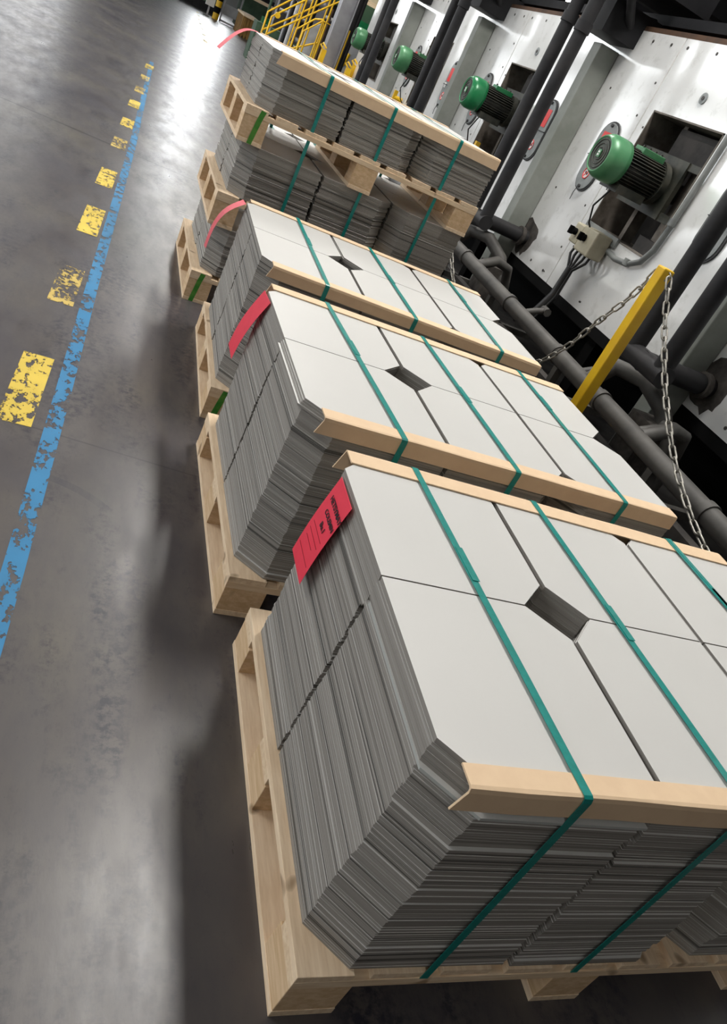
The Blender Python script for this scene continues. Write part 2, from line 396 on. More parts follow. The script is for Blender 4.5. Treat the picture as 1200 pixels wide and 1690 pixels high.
def sheets(S, z0, z1, tiername, solid=(), tops=True, wide=.002, topoff=None, jit=.0016):
    tf = stack_tf(S[0], S[1], S[3]); n = int(round((z1 - z0) / T)); dz = (z1 - z0) / n
    for (c_, r_), (kd, u, v_) in CELLS.items():
        du = dv = 0
        for i in range(n):
            if i % random.choice((3, 4, 6, 9)) == 0: du = random.gauss(0, jit * .6); dv = random.gauss(0, jit * 1.3)
            ju = du + random.gauss(0, jit * .35); jv = dv + random.gauss(0, jit * .5)
            if S[4] >= 4: ju += random.gauss(0, .0022)
            if c_ == 0: ju = max(-.004, min(.004, ju))
            lim = 0.0 if i > n - 14 else .0035
            jv = jv + wide * (1 if r_ else 0)
            if r_ and lim: lim = .016
            jv = min(jv, lim) if r_ else max(jv, -lim)
            if c_ == 2: ju = min(ju, .004)
            key = (kd, 0)
            if i == n - 1: ju = jv = 0
            if topoff and (c_, r_) in topoff and i >= n - 4: ju += topoff[c_, r_] * (n - 1 - i)
            if S[4] == 1 and (c_, r_) == (0, 0) and i == n - 10: jv = -.010; ju = -.002; key = (kd, 1)
            p = (u + ju, v_ + jv, z0 + i * dz + .0002)
            top = i == n - 1
            if (c_, r_) in solid or (top and tops) or (S[4] == 2 and (c_, r_) == (0, 0) and i >= n - 24):
                yw = S[3] + (0 if top else random.gauss(0, .0012))
                if top:
                    lab = 'light grey sheet on top of the %s, %s %s' % (tiername, ROWN[r_], COLN[c_])
                    if c_ == 0 and r_ == 0: lab = 'light grey sheet on top of the %s, near left corner' % tiername
                    put_sheet(key, tf(p), yw, lab, 'top sheets of the ' + tiername)
                elif key[1]:
                    put_sheet(key, tf(p), yw, 'pale sheet jutting out of the front of the nearest stack, near left pile', 'sheets in the near left pile of the nearest stack')
                else:
                    pn = '%s %s pile of the %s' % (ROWN[r_], COLN[c_], tiername)
                    put_sheet(key, tf(p), yw, 'grey sheet lying within the ' + pn, 'sheets in the ' + pn)
            else:
                rest.prism([(x + p[0], y + p[1]) for x, y in sheet_poly(kd)], p[2], p[2] + dz - .0004, MT['sheet'], tf)

def pallet(S, z0, h, label, green=None, ov=(.02, .008)):
    tf = stack_tf(S[0], S[1], S[3]); x0, x1 = -ov[0], 1.2 + .01; y0, y1 = -.4153 - ov[1], .4153 + .012
    base = tf((x0, y0, z0))
    t = thing('wooden_pallet', label, 'pallet', base, 'wooden pallets under the sheet stacks')
    zb, zs, zd = z0 + .018, z0 + h - .040, z0 + h - .018
    W = x1 - x0; D = y1 - y0
    for yy in (y0, (y0 + y1) / 2 - .05, y1 - .1):
        b = MB(); b.box((x0, yy, zs), (x1, yy + .1, zd), MT['woodx'], tf); b.build('stringer_board', t, bevel=.001)
    k = 9; bw = .105
    for i in range(k):
        xx = x0 + (W - bw) * i / (k - 1); e = 0 if i in (0, k - 1) else random.uniform(-.004, .004)
        b = MB(); b.box((xx, y0 + abs(e), zd), (xx + bw, y1 - abs(e), z0 + h - .0005), MT['woody'], tf); b.build('deck_board', t, bevel=.001)
    for i, xx in enumerate((x0, x0 + W / 2 - .06, x1 - .12)):
        b = MB(); b.box((xx, y0, z0), (xx + .12, y1, zb), MT['woody'], tf); b.build('bottom_board', t, bevel=.001)
        for j_, yy in enumerate((y0, (y0 + y1) / 2 - .055, y1 - .11)):
            b = MB(); b.box((xx + .001, yy + .001, zb), (xx + .119, yy + .109, zs), MT['block'], tf)
            bl = b.build('block', t, bevel=.0015)
            if green and i == 0 and j_ == 0:
                g = MB(); gx = green
                pl = [(gx[0], z0 + .002), (gx[0] + .022, z0 + .001), (gx[0] + .036, z0 + h - .045), (gx[0] + .044, z0 + h - .006), (gx[0] + .02, z0 + h - .004), (gx[0] + .012, z0 + h - .05)]
                vs = [tf((x0 + a, y0 - .0012, z)) for a, z in pl] + [tf((x0 + a, y0 - .0002, z)) for a, z in pl]
                nn = len(pl); g.add(vs, [tuple(range(nn)), tuple(range(nn, 2 * nn))[::-1]] + [(q, nn + q, nn + (q + 1) % nn, (q + 1) % nn) for q in range(nn)], MT['green_paint'])
                g.build('paint_mark', t, label='green paint stroke')
    return t

def protector(S, zt, side, u0, u1, label, th=.0035, top=.052, drop=.050):
    """folded cardboard angle: top flange plus outer flange, rounded fold"""
    tf = stack_tf(S[0], S[1], S[3]); sg = -1 if side == 'near' else 1
    e = .4135 + .004                                        # outer plane of the sheets
    outer = [(e - top, zt + .0006 + th), (e - .004, zt + .0006 + th), (e + th * .4, zt - .001 + th), (e + th, zt - .005), (e + th + .001, zt - drop)]
    inner = [(e - top, zt + .0006), (e - .004, zt + .0006), (e - .001, zt - .001), (e, zt - .005), (e + .001, zt - drop)]
    prof = outer + inner[::-1]; n = len(prof)
    b = MB(); K = 12; vs = []
    for i in range(K + 1):
        u = u0 + (u1 - u0) * i / K; wv = .0012 * math.sin(i * 1.7)
        sl = .012 if i == 0 else 0
        for q, (a, z) in enumerate(prof):
            ue = u + (.012 if (i == 0 and z < zt - drop + .01) else 0) * -1
            vs.append(tf((ue, sg * (a + (wv if a > e else 0)), z)))
    fs = []
    for i in range(K):
        for q in range(n):
            f = (i * n + q, i * n + (q + 1) % n, (i + 1) * n + (q + 1) % n, (i + 1) * n + q)
            fs.append(f if sg < 0 else f[::-1])
    e0 = tuple(range(n)); e1 = tuple(range(K * n, K * n + n))
    fs += [e0[::-1] if sg < 0 else e0, e1 if sg < 0 else e1[::-1]]
    b.add(vs, fs, MT['card'])
    solo(b, 'edge_protector', label, 'edge protector', 'beige cardboard edge protectors')

def strap(S, zt, zb, uf, un, label, w=.0165, weld=.62, double=False):
    tf = stack_tf(S[0], S[1], S[3]); e = .4135 + .0095
    def P(y, z): t = (y + e) / (2 * e); return un + (uf - un) * t
    prof = [(e, zb), (e, zt - .004), (e - .002, zt + .003), (e - .006, zt + .0052), (.2, zt + .0052), (0, zt + .0045), (-.2, zt + .0052), (-e + .006, zt + .0052), (-e + .002, zt + .003), (-e, zt - .004), (-e, zb)]
    t = thing('packing_strap', label, 'strap', tf((un, -e, zb)), 'green packing straps')
    b = MB()
    def ribbon(b, pr, off, du, th, ww):
        vs = []
        for k, (y, z) in enumerate(pr):
            u = P(y, z) + du
            a = pr[max(k - 1, 0)]; c = pr[min(k + 1, len(pr) - 1)]
            ty, tz = c[0] - a[0], c[1] - a[1]; ll = math.hypot(ty, tz) or 1; ny, nz = tz / ll, -ty / ll
            for s_ in (-ww / 2, ww / 2):
                for o in (off, off + th): vs.append(tf((u + s_, y + ny * o, z + nz * o)))
        fs = []
        for k in range(len(pr) - 1):
            i = 4 * k; fs += [(i + 1, i + 5, i + 7, i + 3), (i, i + 2, i + 6, i + 4), (i, i + 4, i + 5, i + 1), (i + 2, i + 3, i + 7, i + 6)]
        fs += [(0, 1, 3, 2), (4 * len(pr) - 4, 4 * len(pr) - 2, 4 * len(pr) - 1, 4 * len(pr) - 3)]
        b.add(vs, fs, MT['strap'])
    ribbon(b, prof, 0, 0, .0009, w)
    b.box((min(uf, un) - w / 2 - 0, -e, zb - .0009), (max(uf, un) + w / 2, e, zb), MT['strap'], tf)
    b.build('band', t)
    b = MB(); yw = -e + 2 * e * weld
    ribbon(b, [(yw + .05, zt + .0053), (yw - .05, zt + .0053)], .0009, .003, .0009, w)
    b.build('strap_joint', t)
    if double:
        b = MB(); ribbon(b, [(e - .006, zt + .0053), (-e + .01, zt + .0053)], .0009, .006, .0009, w * .8); b.build('overlapping_band', t)

S1 = (.5895, .9442, .643, .004, 1)
S2 = (.5294, 1.8985, .647, .0265, 2)
S3 = (.5412, 2.9517, .643, -.0077, 3)
S4 = (.497, 4.119, 1.203, .030, 4)
FIRST, SECOND, THIRD = 'nearest stack', 'second stack', 'third stack'
for S, nm, solid in ((S1, FIRST, ((0, 0), (0, 1), (1, 0))), (S2, SECOND, ()), (S3, THIRD, ())):
    z0 = .137
    pallet(S, 0, z0, {1: 'pine pallet under the nearest strapped stack, bottom of the photo', 2: 'pine pallet under the second stack from the camera', 3: 'pine pallet under the third stack, green paint on its near block'}[S[4]],
           green=(.03,) if S[4] == 3 else None)
    sheets(S, z0, S[2], nm, solid, wide=.012 if S[4] == 2 else .008, topoff={(0, 0): -.005} if S[4] == 2 else None, jit=.0016)
    word = nm
    protector(S, S[2], 'near', .025 if S[4] == 1 else .035, 1.195, 'beige cardboard angle along the near top edge of the ' + nm, **(dict(top=.038, drop=.042) if S[4] == 1 else dict(top=.044, drop=.041)))
    protector(S, S[2], 'far', .02, 1.205, 'beige cardboard angle along the far top edge of the ' + nm)
STR = {1: [(.194, .228), (.537, .569), (1.0, 1.03)], 2: [(.215, .25), (.585, .60), (1.01, .985)], 3: [(.24, .24), (.60, .605), (1.03, 1.0)]}
for S, nm in ((S1, FIRST), (S2, SECOND), (S3, THIRD)):
    for k, (uf, un) in enumerate(STR[S[4]]):
        strap(S, S[2], .118, uf, un, 'green packing strap around the %s, %s of its three' % (nm, ('leftmost', 'middle', 'rightmost')[k]), double=(S[4] == 1 and k == 2), weld=(.60, .5, .7)[k])
# rear stack: three pallet loads on top of each other
PH = .401; names4 = ['bottom tier of the rear stack', 'middle tier of the rear stack', 'top tier of the rear stack']
for k in range(3):
    zb = k * PH; zt = zb + PH; h = .158
    pallet(S4, zb, h, ['lowest pine pallet of the tall rear stack, green paint near its corner', 'middle pine pallet of the tall rear stack', 'topmost pine pallet of the rear stack, green stroke on its corner block'][k], green=[(.03,), None, (.05,)][k], ov=(.045, .012))
    sheets(S4, zb + h, zt, names4[k], (), tops=(k == 2), wide=.006, jit=.0022)
protector(S4, 3 * PH, 'near', .03, 1.205, 'beige cardboard angle along the near top edge of the rear stack')
protector(S4, 3 * PH, 'far', .04, 1.2, 'beige cardboard angle along the far top edge of the rear stack')
for k, u in enumerate((.27, .60, .97)):
    strap(S4, 3 * PH, PH + .139, u - .02, u, 'green packing strap around the two upper tiers of the rear stack, %s of three' % ('leftmost', 'middle', 'rightmost')[k])
S5 = (.72, 5.80, .655, .01, 5)
pallet(S5, 0, .137, 'pine pallet under the low stack hidden behind the rear stack')
sheets(S5, .137, S5[2], 'low stack glimpsed through the pallet openings of the rear stack', (), tops=False)
for k, u in enumerate((.22, .57, 1.0)):
    strap(S5, S5[2], .118, u, u, 'green strap on the low stack behind the rear stack, %s of three' % ('leftmost', 'middle', 'rightmost')[k])
o = rest.build('grey_sheet_remainder', label='grey chamfered sheets filling the other piles on the pallets', category='sheets', kind='stuff', group='grey sheets on the pallets')

# red paper tags
def tag_paper(name, corners, mat, label, bend=None, text=None):
    """corners: top far, top near, bottom near, bottom far"""
    t = thing(name, label, 'tag', corners[0], 'red paper tags')
    tf_, tn, bn, bf = [Vector(c) for c in corners]; K = 10; vs = []
    for i in range(K + 1):
        s = i / K; a = tf_.lerp(bf, s); c = tn.lerp(bn, s)
        off = Vector(bend(s)) if bend else Vector((0, 0, 0))
        for p in (a, c):
            vs.append(p + off); vs.append(p + off + Vector((.0006, 0, .0003)))
    b = MB(); fs = []
    for i in range(K):
        q = 4 * i; fs += [(q, q + 2, q + 6, q + 4), (q + 1, q + 5, q + 7, q + 3), (q, q + 4, q + 5, q + 1), (q + 2, q + 3, q + 7, q + 6)]
    fs += [(0, 1, 3, 2), (4 * K, 4 * K + 2, 4 * K + 3, 4 * K + 1)]
    b.add(vs, fs, mat, False); b.build('paper', t)
    return t
# nearest tag with handwriting
tc = [(.583, 1.268, .630), (.580, 1.150, .632), (.566, 1.168, .405), (.569, 1.292, .400)]
tg = tag_paper('paper_tag', tc, MT['red'], 'red paper tag with black handwriting hanging on the left of the nearest stack', bend=lambda s: (-.006 * math.sin(s * PI * .8) , 0, 0))
def writing(text, s, t_, size, mat, lift=.004):
    cu = bpy.data.curves.new('handwriting', 'FONT'); cu.body = text; cu.size = size; cu.extrude = .0002; cu.offset = .0004; cu.shear = .25
    cu.align_x = 'LEFT'; cu.materials.append(mat)
    o = bpy.data.objects.new('handwriting', cu); C.objects.link(o); o.parent = tg
    a, b_, c_, d_ = [Vector(x) for x in tc]
    p = a.lerp(b_, s).lerp(d_.lerp(c_, s), t_); p.x -= .006 * math.sin(t_ * PI * .8)
    ex = (b_ - a).normalized(); ey = (a - d_).normalized(); ez = ex.cross(ey).normalized()
    ey = ez.cross(ex)
    o.matrix_parent_inverse = Matrix.Identity(4)
    mw = Matrix.Identity(4)
    for i in range(3): mw[i][0] = ex[i]; mw[i][1] = ey[i]; mw[i][2] = ez[i]; mw[i][3] = (p + ez * .0012 - tg.location)[i]
    me = bpy.data.meshes.new_from_object(o.evaluated_get(bpy.context.evaluated_depsgraph_get()))
    bpy.data.objects.remove(o); o = bpy.data.objects.new('handwriting', me); C.objects.link(o); o.parent = tg
    o.matrix_local = mw
writing('HETSYMAY', .18, .22, .020, MT['ink']); writing('COLEMIN', .30, .34, .018, MT['ink']); writing('Bu.1', .42, .46, .020, MT['ink'])
def lines_part():
    b = MB(); a, b_, c_, d_ = [Vector(x) for x in tc]
    for t_, s0, s1 in ((.52, .15, .85), (.60, .15, .85), (.68, .2, .7), (.82, .1, .9)):
        p = a.lerp(b_, s0).lerp(d_.lerp(c_, s0), t_); q = a.lerp(b_, s1).lerp(d_.lerp(c_, s1), t_)
        off = Vector((-.006 * math.sin(t_ * PI * .8) - .0012, 0, 0)); b.beam(p + off, q + off, .0008, .0008, MT['faint'])
    b.build('printed_line', tg)
lines_part()
tag_paper('paper_tag', [(.512, 2.255, .640), (.518, 2.150, .642), (.498, 2.285, .372), (.500, 2.42, .366)], MT['red'], 'plain red paper tag hanging on the left of the second stack', bend=lambda s: (-.01 * math.sin(s * PI), 0, 0))
tag_paper('paper_tag', [(.530, 3.335, .640), (.535, 3.255, .644), (.46, 3.42, .36), (.455, 3.47, .355)], MT['red_pale'], 'curled red paper tag hanging off the left of the third stack', bend=lambda s: (-.03 * math.sin(s * PI), 0, .03 * math.sin(s * PI)))
tag_paper('paper_tag', [(.50, 4.50, 1.204), (.51, 4.43, 1.204), (.34, 4.39, 1.06), (.33, 4.46, 1.06)], MT['red_pale'], 'curled red paper tag sticking out of the top left of the rear stack', bend=lambda s: (0, 0, .045 * math.sin(s * PI)))

# ------------------------------------------------------------------ white clad machine along the right
XW = 2.9; PIT = 2.42; ZB, ZT = .60, 2.22
MODS = [0, 1, 2, 3, -1]
yend = 12.6
oven = thing('industrial_oven', 'long white clad industrial oven behind the pallets on the right', 'machine', (XW, 5.35, 0))
for k in MODS:
    y0 = 5.35 + k * PIT
    h0, h1 = y0 - 1.47, y0 - .73; hz0, hz1 = 1.07, 1.81
    ym = y0 - .64; g = .004
    b = MB(); p = MT['panel']
    # near panel with the opening, far panel, strip beyond the column
    near = y0 - PIT + .02
    far = y0 + .0 if k < 3 else y0
    b.box((XW, near, ZB), (XW + .05, h0, ZT), p); b.box((XW, h0, ZB), (XW + .05, h1, hz0), p); b.box((XW, h0, hz1), (XW + .05, h1, ZT), p)
    b.box((XW, h1, ZB), (XW + .05, ym - g, ZT), p)
    for (a, c) in ((near + .04, 0), (near + .3, 0)):
        pass
    for z in (ZB + .05,):
        for i in range(7): yy = near + .12 + i * .29; b.cyl((XW - .003, yy, z + random.uniform(-.01, .01)), (XW, yy, z), .010, MT['rivet'], 8)
    for i in range(6): yy = near + .2 + i * .3; b.cyl((XW - .003, yy, ZT - .05), (XW, yy, ZT - .05), .010, MT['rivet'], 8)
    for z in (.9, 1.3, 1.7): b.cyl((XW - .003, ym - .07, z), (XW, ym - .07, z), .007, MT['rivet'], 8)
    b.build('cladding_panel', oven)
    b = MB(); b.box((XW - .002, ym + g, ZB), (XW + .05, y0 + .02, ZT + .0), p)
    for i in range(3): yy = ym + .12 + i * .22; b.cyl((XW - .005, yy, ZB + .05), (XW, yy, ZB + .05), .010, MT['rivet'], 8); b.cyl((XW - .005, yy, ZT - .05), (XW, yy, ZT - .05), .010, MT['rivet'], 8)
    for z in (.85, 1.15, 1.75, 1.95): b.cyl((XW - .005, ym + .06, z), (XW, ym + .06, z), .008, MT['rivet'], 8)
    for z in (1.15, 1.85): b.cyl((XW - .005, y0 - .1, z), (XW, y0 - .1, z), .008, MT['rivet'], 8)
    b.build('cladding_panel', oven)
    # recess
    b = MB(); r = MT['recess']; d = .34
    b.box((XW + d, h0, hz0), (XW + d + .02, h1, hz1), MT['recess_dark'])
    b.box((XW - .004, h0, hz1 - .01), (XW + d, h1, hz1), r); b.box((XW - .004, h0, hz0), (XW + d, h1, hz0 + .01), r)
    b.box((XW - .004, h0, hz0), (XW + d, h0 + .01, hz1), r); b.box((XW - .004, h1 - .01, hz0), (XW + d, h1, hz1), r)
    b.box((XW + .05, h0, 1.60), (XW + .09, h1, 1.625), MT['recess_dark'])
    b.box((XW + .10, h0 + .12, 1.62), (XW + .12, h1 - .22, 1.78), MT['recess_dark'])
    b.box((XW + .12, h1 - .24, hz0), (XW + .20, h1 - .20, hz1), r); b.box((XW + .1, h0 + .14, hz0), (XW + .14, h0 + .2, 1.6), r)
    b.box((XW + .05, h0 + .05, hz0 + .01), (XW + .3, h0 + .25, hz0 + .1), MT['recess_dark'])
    b.build('motor_recess', oven)
    # inspection disc
    b = MB(); b.cyl((XW - .006, y0 - 1.12, 1.94), (XW, y0 - 1.12, 1.94), .032, MT['hatch'], 16); b.cyl((XW - .01, y0 - 1.12, 1.94), (XW, y0 - 1.12, 1.94), .012, MT['rivet'], 12); b.build('inspection_port', oven)
def oval(yc, zc, withsign, xs=XW):
    hh, ww = .235, .115
    def ring(r_, n=12):
        pts = []
        for i in range(n + 1): a = PI * i / n; pts.append((math.cos(a) * r_, (hh - ww) + math.sin(a) * r_))
        for i in range(n + 1): a = PI + PI * i / n; pts.append((math.cos(a) * r_, -(hh - ww) + math.sin(a) * r_))
        return pts
    def slab(b, r_, x0, x1, mat):
        pts = ring(r_); n = len(pts)
        vs = [(x0, yc + a, zc + z) for a, z in pts] + [(x1, yc + a, zc + z) for a, z in pts]
        b.add(vs, [tuple(range(n))[::-1], tuple(range(n, 2 * n))] + [(i, (i + 1) % n, n + (i + 1) % n, n + i) for i in range(n)], mat)
    b = MB(); slab(b, ww, xs - .012, xs, MT['hatch_rim']); slab(b, ww - .012, xs - .018, xs - .01, MT['hatch'])
    b.beam((xs - .022, yc - ww + .01, zc), (xs - .022, yc + ww - .01, zc - .004), .012, .006, MT['hatch_rim'])
    b.cyl((xs - .03, yc, zc + hh - .03), (xs - .015, yc, zc + hh - .03), .012, MT['hatch_rim'], 8); b.cyl((xs - .03, yc, zc - hh + .03), (xs - .015, yc, zc - hh + .03), .012, MT['hatch_rim'], 8)
    b.tube([(xs - .03, yc, zc - hh + .03), (xs - .035, yc + .005, zc - hh - .02), (xs - .03, yc + .01, zc - hh - .07)], .003, MT['hatch_rim'], 6)
    h = b.build('oval_hatch', oven, label='grey oval hatch with black rim')
    s = MB(); s.box((xs - .0205, yc - .062, zc + .03), (xs - .018, yc + .062, zc + .16), MT['sign_red']); s.build('red_sign', h, label='red warning sign')
    if withsign:
        s = MB(); zz = zc - .115
        s.cyl((xs - .0195, yc, zz), (xs - .018, yc, zz), .040, MT['sign_white'], 20)
        n = 20; s.tube([(xs - .0205, yc + math.cos(2 * PI * i / n) * .036, zz + math.sin(2 * PI * i / n) * .036) for i in range(n)], .004, MT['sign_red'], 6, closed=True)
        s.beam((xs - .0205, yc - .026, zz + .026), (xs - .0205, yc + .026, zz - .026), .002, .007, MT['sign_red'], up=(0, 1, 1))
        s.beam((xs - .0202, yc - .018, zz - .004), (xs - .0202, yc + .018, zz + .006), .002, .014, MT['sign_black'], up=(0, 0, 1))
        s.build('prohibition_sign', h, label='round white no-touching sign with red ring')
        s = MB(); s.box((xs - .0205, yc + .03, zc - .035), (xs - .018, yc + .08, zc + .015), MT['sign_white']); s.build('white_sticker', h)
for k in (0, 1, 2): oval(5.35 + k * PIT - .41, 1.44, True)
for k in (-1, 0, 1, 2): oval(5.35 + k * PIT + .56, 1.43, True)
b = MB(); b.box((XW + .0, 5.35 + 3 * PIT - .0, ZB), (XW + .05, 5.35 + 3 * PIT + .1, ZT), MT['panel']); b.build('cladding_panel', oven)
b = MB(); b.box((XW + .4, .2, ZB + .02), (XW + 1.9, 12.7, ZT - .02), MT['duct']); b.build('core', oven)
b = MB(); b.box((XW + .0, .2, ZB - .07), (XW + .4, 12.7, ZB), MT['black']); b.box((XW - .0, .4, ZT), (XW + 1.9, 12.7, ZT + .03), MT['rust']); b.build('frame_rail', oven)
b = MB(); b.box((XW + .7, .2, 0), (XW + .75, 12.7, ZB), MT['black'])  # black sheet paints in the deep shade beneath the oven, behind its legs
for k in range(6): yy = 1.8 + k * PIT * .9; b.box((XW + .1, yy, 0), (XW + .2, yy + .1, ZB), MT['black'])
b.build('underframe_and_shade', oven)
# soot stains where the pipes enter
def soot(y, z):
    b = MB(); n = 26; vs = [(XW - .0035, y + math.cos(2 * PI * i / n) * (.13 + random.uniform(-.02, .03)), z + math.sin(2 * PI * i / n) * (.13 + random.uniform(-.02, .03))) for i in range(n)]
    vs2 = [(XW + .002, v_[1], v_[2]) for v_ in vs]
    b.add(vs + vs2, [tuple(range(n)), tuple(range(n, 2 * n))[::-1]] + [(i, n + i, n + (i + 1) % n, (i + 1) % n) for i in range(n)], MT['soot'])
    b.build('soot_ring', oven, label='sooty patch around the pipe hole')
for k in (-1, 0, 1): soot(5.35 + k * PIT - .06, .76)

colnames = {-1: 'grey-green steel column right of the yellow post', 0: 'grey-green steel column left of the nearest motor', 1: 'second grey-green steel column along the oven, beside the second motor', 2: 'third grey-green steel column, beside the third motor'}
for k in (-1, 0, 1, 2):
    y0 = 5.35 + k * PIT
    b = MB(); b.box((2.74, y0 + .02, 0), (2.895, y0 + .14, 2.06 if k >= 0 else 1.9), MT['colm'])
    solo(b, 'steel_column', colnames[k], 'column', 'columns along the oven', bevel=.006)

# electric motors
def motor(yc, label, dark=False):
    zc = 1.45; t = thing('electric_motor', label, 'motor', (2.75, yc, zc), 'green motors along the oven')
    G = MT['motor_green2' if dark else 'motor_green']
    b = MB(); pr = [(2.462, .092), (2.455, .098), (2.458, .104), (2.485, .120), (2.505, .126), (2.57, .127), (2.60, .125), (2.60, .10)]
    n = 36; vs = [(x, yc + math.cos(2 * PI * i / n) * r_, zc + math.sin(2 * PI * i / n) * r_) for x, r_ in pr for i in range(n)]
    b.add(vs, [(j * n + i, (j + 1) * n + i, (j + 1) * n + (i + 1) % n, j * n + (i + 1) % n) for j in range(len(pr) - 1) for i in range(n)], G, True)
    b.build('fan_cover', t)
    b = MB(); b.cyl((2.462, yc, zc), (2.472, yc, zc), .096, MT['grille'], 32)
    n = 24
    for r_ in (.035, .058, .08): b.tube([(2.460, yc + math.cos(2 * PI * i / n) * r_, zc + math.sin(2 * PI * i / n) * r_) for i in range(n)], .0025, MT['motor_dark'], 5, closed=True)
    g_ = b.build('fan_grille', t)
    s = MB(); s.box((2.453, yc - .016, zc - .02), (2.459, yc + .016, zc + .022), MT['motor_green']); s.box((2.4515, yc - .009, zc - .012), (2.4535, yc + .009, zc - .002), MT['sign_white']); s.box((2.4515, yc - .009, zc + .003), (2.4535, yc + .009, zc + .013), MT['sign_white']); s.build('badge', g_)
    b = MB(); b.cyl((2.58, yc, zc), (2.88, yc, zc), .094, MT['motor_dark'], 28)
    for i in range(36):
        a = 2 * PI * i / 36; dy, dz = math.cos(a), math.sin(a)
        b.beam((2.60, yc + dy * .101, zc + dz * .101), (2.86, yc + dy * .101, zc + dz * .101), .005, .026, MT['motor_dark'], up=(0, dy, dz))
    b.build('finned_body', t)
    b = MB(); b.cyl((2.86, yc, zc), (2.90, yc, zc), .125, MT['motor_dark'], 24); b.cyl((2.90, yc, zc), (3.2, yc, zc), .06, MT['motor_dark'], 16)
    b.box((2.93, yc - .34, zc - .17), (2.96, yc + .34, zc - .12), MT['motor_dark']); b.box((2.93, yc - .34, zc + .13), (2.96, yc + .34, zc + .17), MT['motor_dark']); b.box((2.92, yc - .16, zc - .17), (2.95, yc + .16, zc + .17), MT['motor_dark']); b.build('mounting_flange', t)
    b = MB(); b.box((2.68, yc - .05, zc + .10), (2.84, yc + .05, zc + .135), G)
    for i in range(4): b.cyl((2.68 + i * .045, yc - .03, zc + .135), (2.68 + i * .045, yc - .03, zc + .145), .008, MT['motor_dark'], 8)
    b.build('terminal_box', t, bevel=.006)
    b = MB(); b.box((2.62, yc - .10, zc - .14), (2.82, yc + .10, zc - .09), MT['motor_dark']); b.build('foot', t)
    b = MB(); b.tube([(2.7, yc + .08, zc - .14), (2.68, yc + .13, zc - .26), (2.74, yc + .17, zc - .36), (2.82, yc + .18, zc - .43)], .006, MT['cable'], 8); b.build('motor_cable', t)
motor(4.20, 'nearest green fan motor jutting from a square opening in the white oven')
motor(6.62, 'second green fan motor along the oven, beyond the nearest column', True)
motor(9.03, 'third green fan motor along the oven, far down the row')
motor(11.35, 'farthest green fan motor along the oven, before the steel column')

# twin charcoal pipes with cross pipe per column
for k, lab in ((-1, 'right of the yellow post'), (0, 'between the tall rear stack and the nearest column'), (1, 'beyond the nearest column'), (2, 'in front of the third column')):
    y0 = 5.35 + k * PIT; r = .046
    ya, yb = y0 + .06, y0 - .19
    top = 2.75 if k >= 0 else 2.5
    g = 'charcoal riser pipes in front of the oven'
    b = MB(); b.cyl((2.46, ya, .76), (2.46, ya, top), r, MT['pipe'], 18); b.cyl((2.46, ya, 2.06), (2.46, ya, 2.12), r * 1.18, MT['pipe'], 18)
    solo(b, 'riser_pipe', 'charcoal vertical pipe %s, farther of the pair' % lab, 'pipe', g)
    b = MB(); b.cyl((2.46, yb, .76), (2.46, yb, top), r, MT['pipe'], 18); b.cyl((2.46, yb, 2.02), (2.46, yb, 2.08), r * 1.18, MT['pipe'], 18)
    solo(b, 'riser_pipe', 'charcoal vertical pipe %s, nearer of the pair' % lab, 'pipe', g)
    if k <= 1:
        b = MB(); r2 = .052
        b.tube([(2.46, ya + .05, .745), (2.46, yb - .05, .745)], r2, MT['pipe'], 18)
        b.tube([(2.44, y0 - .06, .745), (2.7, y0 - .06, .745), (XW + .03, y0 - .06, .745)], r2, MT['pipe'], 18)
        b.cyl((2.83, y0 - .06, .745), (2.86, y0 - .06, .745), r2 * 1.3, MT['soot'], 18)
        solo(b, 'elbow_pipe', 'thick charcoal cross pipe entering the oven, ' + lab, 'pipe', 'cross pipes into the oven')

# control box, cable bundle, conduit
t = thing('junction_box', 'beige twin switch box with black knobs below the nearest motor', 'switch box', (2.8, 4.38, .95))
b = MB(); b.box((2.76, 4.24, .91), (2.88, 4.42, 1.07), MT['box']); b.build('box_body', t, bevel=.01)
b = MB(); b.box((2.77, 4.435, .93), (2.88, 4.54, 1.06), MT['box']); b.build('box_body', t, bevel=.01)
for yy in (4.35, 4.49):
    b = MB(); b.cyl((2.735, yy, 1.0), (2.765, yy, 1.0), .022, MT['black'], 12); b.box((2.71, yy - .008, .975), (2.74, yy + .008, 1.025), MT['black']); b.build('knob', t)
b = MB(); b.box((2.88, 4.2, 1.03), (2.895, 4.62, 1.09), MT['conduit']); b.build('mounting_rail', t)
b = MB()
for i in range(5):
    yy = 4.27 + i * .055
    b.tube([(2.82, yy, .92), (2.81, yy, .87), (2.80, 4.38 + (i - 2) * .016, .79), (2.79, 4.375 + (i - 2) * .014, .6), (2.72, 4.36 + (i - 2) * .012, .42), (2.6, 4.34, .36)], .009, MT['cable'], 8)
b.tube([(2.80, 4.38, .80), (2.79, 4.375, .6), (2.70, 4.36, .40)], [.026, .03, .028], MT['cable'], 10)
solo(b, 'cable_bundle', 'bundle of black cables dropping from the beige switch box to the floor pipe', 'cables')
b = MB(); b.tube([(2.875, 4.22, 1.0), (2.875, 4.12, .985), (2.875, 3.98, 1.0), (2.875, 3.88, 1.05), (2.875, 3.83, 1.14), (2.875, 3.815, 1.3), (2.875, 3.81, 1.5), (2.875, 3.81, 1.78), (2.875, 3.80, 2.2)], .018, MT['conduit'], 10)
for p in ((3.98, 1.0), (3.815, 1.3)): b.cyl((2.87, p[0], p[1] - .01), (2.87, p[0], p[1] + .03), .024, MT['conduit'], 10)
solo(b, 'conduit', 'grey bent conduit running up the white panel right of the nearest motor', 'conduit')
